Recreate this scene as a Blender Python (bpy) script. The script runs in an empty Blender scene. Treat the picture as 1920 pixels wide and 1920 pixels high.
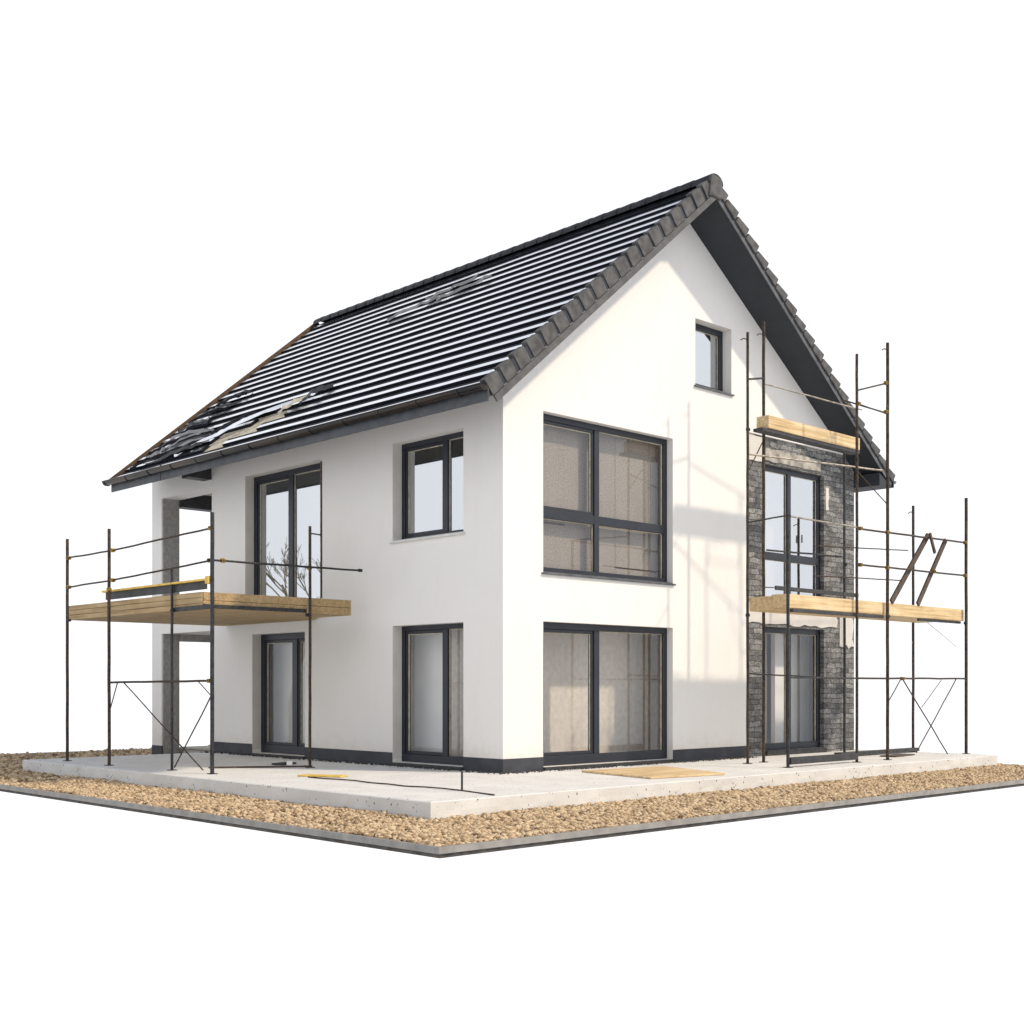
import bpy, math, random
import numpy as np
from mathutils import Vector, noise
random.seed(7); rng = np.random.default_rng(11)
sc = bpy.context.scene
COL = sc.collection

# ------------------------------------------------------------------ materials
MATS = {}
def new_mat(name):
    m = bpy.data.materials.new(name); m.use_nodes = True
    nt = m.node_tree; b = nt.nodes['Principled BSDF']
    MATS[name] = m
    return m, nt, b
def N(nt, t, **kw):
    n = nt.nodes.new(t)
    for k, v in kw.items():
        if k in n.inputs.keys(): n.inputs[k].default_value = v
        else: setattr(n, k, v)
    return n
def ramp(nt, fac, stops):
    r = nt.nodes.new('ShaderNodeValToRGB'); e = r.color_ramp.elements
    while len(e) < len(stops): e.new(0.5)
    for i, (p, c) in enumerate(stops):
        e[i].position = p; e[i].color = (*c, 1) if len(c) == 3 else c
    nt.links.new(fac, r.inputs['Fac']); return r.outputs['Color']
def coords(nt, scale=(1, 1, 1)):
    t = nt.nodes.new('ShaderNodeTexCoord'); m = nt.nodes.new('ShaderNodeMapping')
    m.inputs['Scale'].default_value = scale
    nt.links.new(t.outputs['Object'], m.inputs['Vector']); return m.outputs['Vector']
def noise_t(nt, vec, scale, detail=4, rough=.55):
    n = N(nt, 'ShaderNodeTexNoise', Scale=scale, Detail=detail, Roughness=rough)
    nt.links.new(vec, n.inputs['Vector']); return n.outputs['Fac']
def bump(nt, b, h, strength, dist=.01, prev=None):
    n = N(nt, 'ShaderNodeBump', Strength=strength, Distance=dist)
    nt.links.new(h, n.inputs['Height'])
    if prev: nt.links.new(prev, n.inputs['Normal'])
    nt.links.new(n.outputs['Normal'], b.inputs['Normal']); return n.outputs['Normal']
def noisy(name, c0, c1, scale=8, rough=.7, bstr=.2, bscale=60, stretch=(1, 1, 1), metal=0, spec=.5, dist=.01, lo=.35, hi=.65):
    m, nt, b = new_mat(name)
    v = coords(nt, stretch)
    col = ramp(nt, noise_t(nt, v, scale), [(lo, c0), (hi, c1)])
    nt.links.new(col, b.inputs['Base Color'])
    b.inputs['Roughness'].default_value = rough; b.inputs['Metallic'].default_value = metal
    b.inputs['Specular IOR Level'].default_value = spec
    if bstr: bump(nt, b, noise_t(nt, v, bscale), bstr, dist)
    return m
m, nt, b = new_mat('plaster')
v = coords(nt)
c = ramp(nt, noise_t(nt, v, .9, 6, .65), [(.3, (.765, .748, .722)), (.7, (.79, .776, .752))])
st = ramp(nt, noise_t(nt, coords(nt, (3, 3, .5)), 1.4, 5, .7), [(.30, (.975, .972, .965)), (.48, (1, 1, 1))])     # faint runs and drying marks
sp_ = nt.nodes.new('ShaderNodeSeparateXYZ'); nt.links.new(v, sp_.inputs[0])
zr = N(nt, 'ShaderNodeMapRange'); zr.inputs['From Min'].default_value = .22; zr.inputs['From Max'].default_value = .75; zr.inputs['To Min'].default_value = .30; zr.inputs['To Max'].default_value = -.25
nt.links.new(sp_.outputs['Z'], zr.inputs['Value'])
ad = N(nt, 'ShaderNodeMath', operation='ADD'); nt.links.new(zr.outputs[0], ad.inputs[0]); nt.links.new(noise_t(nt, v, 5, 7, .7), ad.inputs[1])
sl_ = ramp(nt, ad.outputs[0], [(.55, (1, 1, 1)), (.9, (.91, .89, .86))])                                       # mud splashed up from the slab
for q in (st, sl_):
    mx = N(nt, 'ShaderNodeMix', data_type='RGBA', blend_type='MULTIPLY'); mx.inputs['Factor'].default_value = 1
    nt.links.new(c, mx.inputs['A']); nt.links.new(q, mx.inputs['B']); c = mx.outputs['Result']
nt.links.new(c, b.inputs['Base Color']); b.inputs['Roughness'].default_value = .9; b.inputs['Specular IOR Level'].default_value = .2
nn = bump(nt, b, noise_t(nt, v, 160), .25, .004); bump(nt, b, noise_t(nt, v, 3, 3), .12, .03, nn)
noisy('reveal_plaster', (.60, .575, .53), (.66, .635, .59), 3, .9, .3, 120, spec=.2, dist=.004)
noisy('old_mortar', (.20, .19, .175), (.50, .47, .42), 5, .95, .5, 60, spec=.1, dist=.01)
noisy('bark_pale', (.16, .14, .10), (.28, .25, .19), 9, .9, .3, 60)
noisy('column_render', (.27, .262, .25), (.38, .37, .355), 14, .95, .5, 90, spec=.1, dist=.01)
noisy('plinth_paint', (.035, .038, .048), (.05, .054, .066), 4, .75, .2, 90)
noisy('frame_paint', (.010, .014, .023), (.016, .020, .031), 3, .42, .05, 50)
noisy('tile_glaze', (.004, .005, .011), (.009, .010, .018), 9, .2, .06, 22, spec=1.0, dist=.01)
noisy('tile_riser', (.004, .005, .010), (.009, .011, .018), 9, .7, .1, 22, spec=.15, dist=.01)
noisy('tile_painted_sheen', (.70, .72, .77), (.80, .82, .87), 5, .16, .05, 12, metal=1, dist=.01)  # white sky reflection put into the colour as pale metal; tiles are dark
m, nt, b = new_mat('chipboard')
v = coords(nt); c = ramp(nt, noise_t(nt, v, 38, 6, .75), [(.36, (.20, .175, .15)), (.5, (.30, .27, .235)), (.62, (.38, .345, .305))])
bw = ramp(nt, noise_t(nt, coords(nt, (1, 1, .3)), 2.5, 4), [(.3, (.85, .84, .83)), (.7, (1, 1, 1))])
mx = N(nt, 'ShaderNodeMix', data_type='RGBA', blend_type='MULTIPLY'); mx.inputs['Factor'].default_value = 1
nt.links.new(c, mx.inputs['A']); nt.links.new(bw, mx.inputs['B']); nt.links.new(mx.outputs['Result'], b.inputs['Base Color']); b.inputs['Roughness'].default_value = .9
MATS['tile_glaze'].node_tree.nodes['Principled BSDF'].inputs['IOR'].default_value = 1.9
noisy('verge_clay', (.045, .045, .048), (.10, .10, .10), 7, .75, .3, 60)
noisy('ridge_clay', (.012, .013, .017), (.026, .027, .032), 7, .5, .12, 20, spec=.25)
noisy('rake_grey', (.055, .056, .058), (.095, .095, .096), 6, .6, .2, 40)
noisy('slate_paint', (.030, .035, .042), (.055, .062, .072), 5, .5, .15, 40)
noisy('dark_board', (.022, .023, .026), (.045, .046, .049), 6, .6, .2, 40)
noisy('soffit_board', (.020, .025, .032), (.027, .032, .040), 2, .7, .1, 40)
noisy('gutter_metal', (.018, .018, .019), (.06, .042, .030), 1.2, .35, .1, 30, stretch=(3, .5, 3), metal=.6)
noisy('zinc', (.08, .085, .095), (.15, .155, .165), 5, .4, .1, 30, metal=.5)
noisy('rusty_steel', (.018, .015, .014), (.085, .055, .035), 16, .6, .4, 70, metal=.4)
noisy('dark_steel', (.018, .019, .022), (.05, .05, .052), 16, .5, .3, 70, metal=.4)
noisy('bare_steel', (.22, .20, .17), (.45, .41, .34), 12, .5, .2, 50, metal=.5)
noisy('brass_coupler', (.12, .07, .015), (.42, .27, .06), 30, .45, .3, 60, metal=.6)
noisy('yellow_paint', (.60, .38, .06), (.80, .55, .12), 7, .6, .2, 50)
noisy('underlay', (.42, .37, .27), (.62, .57, .45), 9, .8, .3, 40)
noisy('white_sill', (.55, .55, .54), (.68, .67, .65), 5, .45, .05, 50)
noisy('interior_plaster', (.58, .53, .47), (.68, .63, .56), 10, .95, .5, 70, spec=.1, dist=.01)
noisy('interior_floor', (.42, .39, .34), (.52, .49, .43), 4, .8, .2, 40)
noisy('interior_white', (.82, .81, .79), (.87, .86, .84), 2, .9, .1, 40)
noisy('verge_wood', (.045, .024, .01), (.10, .052, .02), 5, .6, .3, 30, stretch=(1, 1, 1))
noisy('kerb_metal', (.21, .20, .185), (.30, .285, .265), 5, .7, .2, 40)
noisy('kerb_base', (.045, .04, .035), (.10, .09, .08), 8, .9, .4, 40)

def wood(name, c0, c1, c2, axis):
    m, nt, b = new_mat(name)
    st = [22, 22, 22]; st[axis] = .9
    v = coords(nt, tuple(st))
    f = noise_t(nt, v, 1.0, 6, .6)
    col = ramp(nt, f, [(.28, c0), (.5, c1), (.72, c2)])
    v2 = coords(nt); big = noise_t(nt, v2, 2.2, 3)
    mx = N(nt, 'ShaderNodeMix', data_type='RGBA', blend_type='MULTIPLY'); mx.inputs['Factor'].default_value = .55
    nt.links.new(col, mx.inputs['A']); nt.links.new(ramp(nt, big, [(.35, (.72, .68, .62)), (.6, (1, 1, 1))]), mx.inputs['B'])
    nt.links.new(mx.outputs['Result'], b.inputs['Base Color'])
    b.inputs['Roughness'].default_value = .75; bump(nt, b, f, .35, .006); return m
wood('pine_along_x', (.40, .27, .12), (.66, .49, .27), (.80, .64, .40), 0)
wood('pine_along_y', (.27, .18, .085), (.42, .295, .15), (.52, .385, .21), 1)
wood('plank_brown', (.035, .022, .016), (.075, .05, .036), (.13, .09, .065), 2)

# concrete with pock marks
m, nt, b = new_mat('concrete')
v = coords(nt)
base = ramp(nt, noise_t(nt, v, 1.6, 6), [(.3, (.62, .615, .60)), (.7, (.73, .725, .71))])
vor = N(nt, 'ShaderNodeTexVoronoi', Scale=9.0); vs = coords(nt, (1.6, 1.6, 1)); nt.links.new(vs, vor.inputs['Vector'])
pit = ramp(nt, vor.outputs['Distance'], [(.09, (.10, .09, .08)), (.19, (1, 1, 1))])
gate = ramp(nt, noise_t(nt, v, 5, 2), [(.5, (1, 1, 1)), (.56, (0, 0, 0))])
g = N(nt, 'ShaderNodeMix', data_type='RGBA', blend_type='MULTIPLY'); nt.links.new(gate, g.inputs['Factor'])
nt.links.new(base, g.inputs['A']); nt.links.new(pit, g.inputs['B'])
nt.links.new(g.outputs['Result'], b.inputs['Base Color']); b.inputs['Roughness'].default_value = .9
nn = bump(nt, b, noise_t(nt, v, 35), .35, .01)
bump(nt, b, pit, .5, .01, nn)

# exposed grey masonry
m, nt, b = new_mat('masonry')
tc = nt.nodes.new('ShaderNodeTexCoord'); sx = nt.nodes.new('ShaderNodeSeparateXYZ'); cx_ = nt.nodes.new('ShaderNodeCombineXYZ')
nt.links.new(tc.outputs['Object'], sx.inputs[0]); nt.links.new(sx.outputs['X'], cx_.inputs['X']); nt.links.new(sx.outputs['Z'], cx_.inputs['Y'])
wob = N(nt, 'ShaderNodeTexNoise', Scale=3.5, Detail=4.0); nt.links.new(cx_.outputs[0], wob.inputs['Vector'])
wm = N(nt, 'ShaderNodeVectorMath', operation='MULTIPLY_ADD'); wm.inputs[1].default_value = (.25, .10, 0)
nt.links.new(wob.outputs['Color'], wm.inputs[0]); nt.links.new(cx_.outputs[0], wm.inputs[2])
br = N(nt, 'ShaderNodeTexBrick', Scale=1.0); br.offset = .5
br.inputs['Brick Width'].default_value = .36; br.inputs['Row Height'].default_value = .105
br.inputs['Mortar Size'].default_value = .007; br.inputs['Mortar Smooth'].default_value = .3
br.inputs['Color1'].default_value = (.12, .12, .122, 1); br.inputs['Color2'].default_value = (.30, .297, .29, 1); br.inputs['Mortar'].default_value = (.07, .07, .07, 1)
nt.links.new(wm.outputs[0], br.inputs['Vector'])
pch = ramp(nt, noise_t(nt, coords(nt, (1, 1, 1.4)), 2.1, 7, .7), [(.36, (.55, .55, .56)), (.50, (1, 1, 1)), (.62, (1.0, .99, .97)), (.72, (2.2, 2.15, 2.05))])
mx = N(nt, 'ShaderNodeMix', data_type='RGBA', blend_type='MULTIPLY'); mx.inputs['Factor'].default_value = 1
nt.links.new(br.outputs['Color'], mx.inputs['A']); nt.links.new(pch, mx.inputs['B'])
fine = ramp(nt, noise_t(nt, coords(nt), 30, 6, .7), [(.38, (.45, .45, .45)), (.62, (1.35, 1.35, 1.35))])
mx2 = N(nt, 'ShaderNodeMix', data_type='RGBA', blend_type='MULTIPLY'); mx2.inputs['Factor'].default_value = 1
nt.links.new(mx.outputs['Result'], mx2.inputs['A']); nt.links.new(fine, mx2.inputs['B'])
nt.links.new(mx2.outputs['Result'], b.inputs['Base Color']); b.inputs['Roughness'].default_value = .95
inv = N(nt, 'ShaderNodeMath', operation='SUBTRACT'); inv.inputs[0].default_value = 1; nt.links.new(br.outputs['Fac'], inv.inputs[1])
nn = bump(nt, b, inv.outputs[0], .7, .02); bump(nt, b, noise_t(nt, coords(nt), 25), .6, .02, nn)

# gravel bed and stones
m, nt, b = new_mat('gravel_bed')
v = coords(nt)
vor = N(nt, 'ShaderNodeTexVoronoi', Scale=17.0); nt.links.new(v, vor.inputs['Vector'])
c = ramp(nt, vor.outputs['Distance'], [(.0, (.40, .30, .18)), (.45, (.26, .19, .11)), (.7, (.08, .055, .03))])
nt.links.new(c, b.inputs['Base Color']); b.inputs['Roughness'].default_value = .95
bump(nt, b, vor.outputs['Distance'], -1.0, .03)
m, nt, b = new_mat('gravel_stone')
at = N(nt, 'ShaderNodeAttribute', attribute_name='tone')
c = ramp(nt, at.outputs['Fac'], [(0, (.16, .11, .06)), (.15, (.38, .27, .16)), (.55, (.57, .43, .27)), (1, (.74, .59, .40))])
mx = N(nt, 'ShaderNodeMix', data_type='RGBA', blend_type='MULTIPLY'); mx.inputs['Factor'].default_value = 1
nt.links.new(c, mx.inputs['A']); nt.links.new(ramp(nt, noise_t(nt, coords(nt), 45, 3), [(.3, (.75, .72, .68)), (.6, (1, 1, 1))]), mx.inputs['B'])
nt.links.new(mx.outputs['Result'], b.inputs['Base Color']); b.inputs['Roughness'].default_value = .9

def glass(name, refl, tint=(.86, .92, 1.0), rough=0.0):
    m = bpy.data.materials.new(name); m.use_nodes = True; MATS[name] = m
    nt = m.node_tree; nt.nodes.clear()
    o = nt.nodes.new('ShaderNodeOutputMaterial'); mix = nt.nodes.new('ShaderNodeMixShader')
    tr = N(nt, 'ShaderNodeBsdfTransparent'); tr.inputs['Color'].default_value = (.975, .975, .975, 1)
    gl = N(nt, 'ShaderNodeBsdfGlossy'); gl.inputs['Color'].default_value = (*tint, 1); gl.inputs['Roughness'].default_value = rough
    lw = N(nt, 'ShaderNodeFresnel'); lw.inputs['IOR'].default_value = 1.5
    mr = N(nt, 'ShaderNodeMapRange'); mr.inputs['To Min'].default_value = refl; mr.inputs['To Max'].default_value = 1
    nt.links.new(lw.outputs[0], mr.inputs['Value'])
    ge = nt.nodes.new('ShaderNodeNewGeometry'); su = N(nt, 'ShaderNodeMath', operation='SUBTRACT'); su.inputs[0].default_value = 1
    nt.links.new(ge.outputs['Backfacing'], su.inputs[1]); mu = N(nt, 'ShaderNodeMath', operation='MULTIPLY')
    nt.links.new(su.outputs[0], mu.inputs[0]); nt.links.new(mr.outputs[0], mu.inputs[1])     # the outer skin reflects, the inner skin only transmits
    nt.links.new(mu.outputs[0], mix.inputs['Fac']); nt.links.new(tr.outputs[0], mix.inputs[1]); nt.links.new(gl.outputs[0], mix.inputs[2])
    nt.links.new(mix.outputs[0], o.inputs['Surface']); return m
glass('clear_glass', .02)
glass('mirror_glass', .66, (.90, .93, .97))

# ------------------------------------------------------------------ mesh builder
class MB:
    def __init__(s): s.v = []; s.f = []; s.sm = []; s.shiny = []
    def add(s, vs, fs, smooth=False):
        o = len(s.v); s.v += [tuple(map(float, v)) for v in vs]; s.f += [tuple(i + o for i in f) for f in fs]; s.sm += [smooth] * len(fs); return s
    def hexa(s, p):      # 8 points: bottom ring 0-3, top ring 4-7
        return s.add(p, [(0, 3, 2, 1), (4, 5, 6, 7), (0, 1, 5, 4), (1, 2, 6, 5), (2, 3, 7, 6), (3, 0, 4, 7)])
    def box(s, a, b):
        (x0, y0, z0), (x1, y1, z1) = a, b
        x0, x1 = min(x0, x1), max(x0, x1); y0, y1 = min(y0, y1), max(y0, y1); z0, z1 = min(z0, z1), max(z0, z1)
        return s.hexa([(x0, y0, z0), (x1, y0, z0), (x1, y1, z0), (x0, y1, z0), (x0, y0, z1), (x1, y0, z1), (x1, y1, z1), (x0, y1, z1)])
    def tube(s, pts, r, n=8, jitter=0):
        pts = [Vector(p) for p in pts]; rings = []
        if jitter:
            q = []
            for a, b_ in zip(pts, pts[1:]):
                k = max(2, int((b_ - a).length / .35))
                q += [a.lerp(b_, i / k) for i in range(k)]
            q.append(pts[-1])
            pts = [p + Vector([random.uniform(-jitter, jitter) for _ in range(3)]) if 0 < i < len(q) - 1 else p for i, p in enumerate(q)]
        prev = None
        for i, p in enumerate(pts):
            d = (pts[min(i + 1, len(pts) - 1)] - pts[max(i - 1, 0)]).normalized()
            if prev is None:
                up = Vector((0, 0, 1)) if abs(d.z) < .9 else Vector((1, 0, 0))
                a = d.cross(up).normalized()
            else: a = (prev - d * prev.dot(d)).normalized()
            prev = a; c = d.cross(a)
            rings.append([p + (a * math.cos(t) + c * math.sin(t)) * r for t in [2 * math.pi * k / n for k in range(n)]])
        vs = [v for R in rings for v in R]; fs = []
        for i in range(len(rings) - 1):
            for k in range(n):
                fs.append((i * n + k, i * n + (k + 1) % n, (i + 1) * n + (k + 1) % n, (i + 1) * n + k))
        s.add(vs, fs, True)
        s.add(rings[0], [tuple(range(n))[::-1]]); s.add(rings[-1], [tuple(range(n))]); return s
    def build(s, name, mat, parent=None, bevel=0, org=None):
        org = Vector(org) if org is not None else (ORG[parent.name] if parent else Vector((0, 0, 0)))
        me = bpy.data.meshes.new(name); me.from_pydata([tuple(Vector(v) - org) for v in s.v], [], s.f)
        me.polygons.foreach_set('use_smooth', s.sm); me.materials.append(MATS[mat]); me.update()
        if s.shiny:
            me.materials.append(MATS['tile_painted_sheen']); mi = np.zeros(len(s.f), dtype=np.int32); mi[s.shiny] = 1
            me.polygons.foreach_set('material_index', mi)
        o = bpy.data.objects.new(name, me); COL.objects.link(o)
        if parent: o.parent = parent
        else: o.location = org
        ORG[o.name] = org
        if bevel:
            bv = o.modifiers.new('edge', 'BEVEL'); bv.width = bevel; bv.segments = 2; bv.limit_method = 'ANGLE'
        return o
ORG = {}
def tag(o, label=None, cat=None, group=None, kind=None):
    for k, v in (('label', label), ('category', cat), ('group', group), ('kind', kind)):
        if v: o[k] = v
    return o
def thing(name, loc, label, cat, group=None):
    o = bpy.data.objects.new(name, None); o.empty_display_size = .2; COL.objects.link(o); o.location = loc
    ORG[o.name] = Vector(loc); return tag(o, label, cat, group)
def B(*a): return MB().box(*a)

# flat wall panel with holes; P maps (u, depth, z) to the world
def panel(P, outline, us, zs, holes, d0, d1, mb=None):
    mb = mb or MB()
    us = sorted(set(us + [h[0] for h in holes] + [h[1] for h in holes])); zs = sorted(set(zs + [h[2] for h in holes] + [h[3] for h in holes]))
    def clip(poly, a, b_, c_):          # keep a*u+b*z<=c
        out = []
        for i in range(len(poly)):
            p, q = poly[i], poly[(i + 1) % len(poly)]
            fp, fq = a * p[0] + b_ * p[1] - c_, a * q[0] + b_ * q[1] - c_
            if fp <= 1e-9: out.append(p)
            if (fp < -1e-9 and fq > 1e-9) or (fp > 1e-9 and fq < -1e-9):
                t = fp / (fp - fq); out.append((p[0] + t * (q[0] - p[0]), p[1] + t * (q[1] - p[1])))
        return out
    polys = []
    for u0, u1 in zip(us, us[1:]):
        for z0, z1 in zip(zs, zs[1:]):
            um, zm = (u0 + u1) / 2, (z0 + z1) / 2
            if any(h[0] < um < h[1] and h[2] < zm < h[3] for h in holes): continue
            p = [(u0, z0), (u1, z0), (u1, z1), (u0, z1)]
            for hp in outline: p = clip(p, *hp) if p else p
            p = [q for i, q in enumerate(p) if abs(q[0] - p[i - 1][0]) + abs(q[1] - p[i - 1][1]) > 1e-6]
            if len(p) >= 3: polys.append([(round(a, 5), round(b_, 5)) for a, b_ in p])
    edges = set()
    for p in polys:
        for i in range(len(p)): edges.add((p[i], p[(i + 1) % len(p)]))
    for p in polys:
        mb.add([P(u, d0, z) for u, z in p], [tuple(range(len(p)))]); mb.add([P(u, d1, z) for u, z in p], [tuple(range(len(p)))[::-1]])
    for a, b_ in edges:
        if (b_, a) not in edges:
            mb.add([P(a[0], d0, a[1]), P(b_[0], d0, b_[1]), P(b_[0], d1, b_[1]), P(a[0], d1, a[1])], [(0, 3, 2, 1)])
    return mb
PL = lambda u, d, z: (d, u, z)      # long facade, x = 0, u = y
PG = lambda u, d, z: (u, d, z)      # gable facade, y = 0, u = x

# ------------------------------------------------------------------ dimensions (metres)
RX, RZ = 4.3, 10.15                 # ridge of the roof deck
EX, EZ = -1.05, 5.69                # left eave
SL = (RZ - EZ) / (RX - EX)
SR = .678; ERX = 10.82; ERZ = RZ - SR * (ERX - RX)
Y0, Y1 = -.8, 11.06                 # near and far verge
WX = 10.31                          # gable width
HY = 8.76                           # end of long facade, loggia beyond
FY = 11.04
TH = .15
yn = lambda x: Y0 + .25 * max(0, (x - RX)) / (ERX - RX)
hl = [(-SL, 1, EZ - SL * EX - TH - .03), (SR, 1, RZ + SR * RX - TH - .01)]      # z below both slopes

# ------------------------------------------------------------------ house
house = thing('house', (0, 0, 0), 'white rendered two storey gabled house with black tiled roof, still under construction', 'house')

# openings: (u0,u1,z0,z1)
L_sq = (.93, 2.766, 3.84, 5.53); L_lo = (.93, 2.766, .06, 2.39); L_bd = (4.88, 7.48, 2.86, 5.53); L_ld = (5.40, 7.22, .05, 2.38)
G_up = (.887, 4.168, 3.19, 5.78); G_lo = (.887, 4.168, .06, 2.40); G_sm = (4.814, 5.908, 6.85, 8.07)
G_bu = (7.05, 9.15, 3.02, 5.70); G_bl = (7.05, 9.15, .10, 2.52)
BR = (6.40, WX + 1, -1, 6.22)

w = panel(PL, [], [.3, HY], [0, 6.1], [L_sq, L_lo, L_bd, L_ld], 0, .36)
w.build('wall', 'plaster', house)
w = panel(PG, hl, [0, RX, 6.4, WX], [0, 6.22, 10.5], [G_up, G_lo, G_sm, BR], 0, .30)
w.build('wall', 'plaster', house)
w = panel(PG, [], [6.4, WX], [0, 6.22], [G_bu, G_bl], .05, .30)
w = w.build('brickwork', 'masonry', house); w['label'] = 'bare grey masonry without render, behind the scaffold'
# leftover render on the masonry
def ragged(u0, u1, z0, z1, seed, n=16, amp=.05):
    r = random.Random(seed); pts = []
    for i in range(n): pts.append((u0 + (u1 - u0) * i / n, z0 + r.uniform(-amp, amp)))
    for i in range(5): pts.append((u1 + r.uniform(-amp, amp), z0 + (z1 - z0) * i / 5))
    for i in range(n): pts.append((u1 - (u1 - u0) * i / n, z1 + r.uniform(-amp, amp)))
    for i in range(5): pts.append((u0 + r.uniform(-amp, amp) * .3, z1 - (z1 - z0) * i / 5))
    mb = MB(); k = len(pts)
    mb.add([(u, .028, z) for u, z in pts] + [(u, .055, z) for u, z in pts], [tuple(range(k))] + [(i, i + k, (i + 1) % k + k, (i + 1) % k) for i in range(k)])
    return mb
p = ragged(6.42, 9.6, 2.58, 2.98, 1, amp=.03).build('render_patch', 'reveal_plaster', house)
ragged(9.72, 10.24, 2.2, 3.0, 9, n=6, amp=.05).build('render_patch', 'reveal_plaster', house)
ragged(7.05, 9.0, 5.76, 6.0, 2, amp=.012).build('render_patch', 'old_mortar', house)
ragged(6.42, 7.0, 5.72, 6.2, 4, n=6, amp=.015).build('render_patch', 'reveal_plaster', house)
ragged(9.19, 9.30, 5.0, 5.45, 3, n=4, amp=.02).build('render_patch', 'reveal_plaster', house)
# far and right walls, loggia
MB().box((WX - .3, .3, 0), (WX, FY, 5.9)).build('wall', 'plaster', house)
w = panel(lambda u, d, z: (u, d, z), hl, [2.4, RX, WX - .3], [0, 10.5], [], FY - .3, FY); w.build('wall', 'plaster', house)
mb = MB(); mb.box((.36, HY - .3, 0), (2.4, HY, 5.75)); mb.box((2.4, HY - .3, 0), (2.7, FY - .3, 5.75)); mb.build('wall', 'plaster', house)
mb = MB(); mb.box((0, 10.88, -.2), (.035, FY + .27, 6.0)); mb.build('column_face', 'plaster', house)
c = MB().box((.035, 10.86, -.2), (.42, FY + .266, 6.0)).build('column', 'column_render', house); c['label'] = 'grey unrendered side of the loggia column'
MB().box((-.004, HY + .001, 5.46), (.42, FY, 6.1)).build('lintel', 'plaster', house)
MB().box((-.004, HY + .001, 2.50), (2.4, FY, 2.78)).build('loggia_slab', 'plaster', house)
MB().box((.42, FY - .3, 5.30), (2.4, FY, 5.62)).build('lintel', 'dark_board', house)
MB().box((.42, FY - .3, 2.35), (2.4, FY, 2.50)).build('lintel', 'column_render', house)
# upper triangle of the far gable
panel(lambda u, d, z: (u, d, z), hl, [0, 2.4, RX], [5.62, 10.5], [], FY - .3, FY).build('wall', 'plaster', house)
# plinth
for a, b_ in ((-.006, .93), (2.766, 5.40), (7.22, HY)): B((-.006, a, 0), (-.0008, b_, .22)).build('plinth', 'plinth_paint', house)
B((-.0008, -.006, 0), (.887, -.0008, .22)).build('plinth', 'plinth_paint', house); B((4.168, -.006, 0), (6.40, -.0008, .22)).build('plinth', 'plinth_paint', house)
B((-.006, 10.875, -.2), (.03, FY + .273, .06)).build('plinth', 'plinth_paint', house)
# floors, inner walls
mb = MB(); mb.box((.36, .30, 0), (WX - .3, FY - .3, .03)); mb.box((.36, .30, 2.56), (WX - .3, HY - .3, 2.80)); mb.build('floor', 'interior_floor', house)
mb = MB(); mb.box((.36, .30, 5.80), (WX - .3, HY - .3, 5.88)); mb.build('ceiling', 'interior_white', house)
for a, b_, mt in (
    ((.80, .9, .03), (5.2, 1.0, 2.56), 'interior_plaster'), ((5.2, .36, .03), (5.3, 8.2, 2.56), 'interior_white'), ((.70, 2.15, .03), (.76, 3.1, 2.56), 'interior_white'),
    ((.60, .95, .03), (.70, 2.15, 2.56), 'interior_plaster'), ((.62, 3.1, .03), (.72, 8.4, 2.56), 'interior_white'),
    ((.9, 2.6, 2.8), (6.2, 2.7, 5.8), 'interior_white'), ((1.3, 2.7, 2.8), (1.4, 8.4, 5.8), 'interior_white'), ((5.3, .36, 2.8), (5.4, 2.6, 5.8), 'interior_white'),
    ((4.6, .8, 5.88), (6.9, .9, 8.9), 'interior_white'), ((6.5, .9, 2.8), (9.6, 1.0, 5.8), 'interior_white'),
    ((6.5, .9, .03), (8.35, 1.0, 2.56), 'interior_plaster'), ((8.35, .70, .03), (9.6, .8, 2.56), 'interior_white')):
    B(a, b_).build('partition', mt, house)
# chipboard sheets standing behind the big gable window
for x0, x1, y in ((.62, 1.72, .34), (1.725, 3.0, .343), (3.005, 4.45, .34)):
    B((x0, y, 2.81), (x1, y + .02, 5.78)).build('chipboard_sheet', 'chipboard', house)
B((.62, .329, 4.04), (1.72, .338, 4.06)).build('batten', 'plank_brown', house); B((3.006, .329, 3.42), (4.4, .338, 3.435)).build('batten', 'plank_brown', house)

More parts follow.
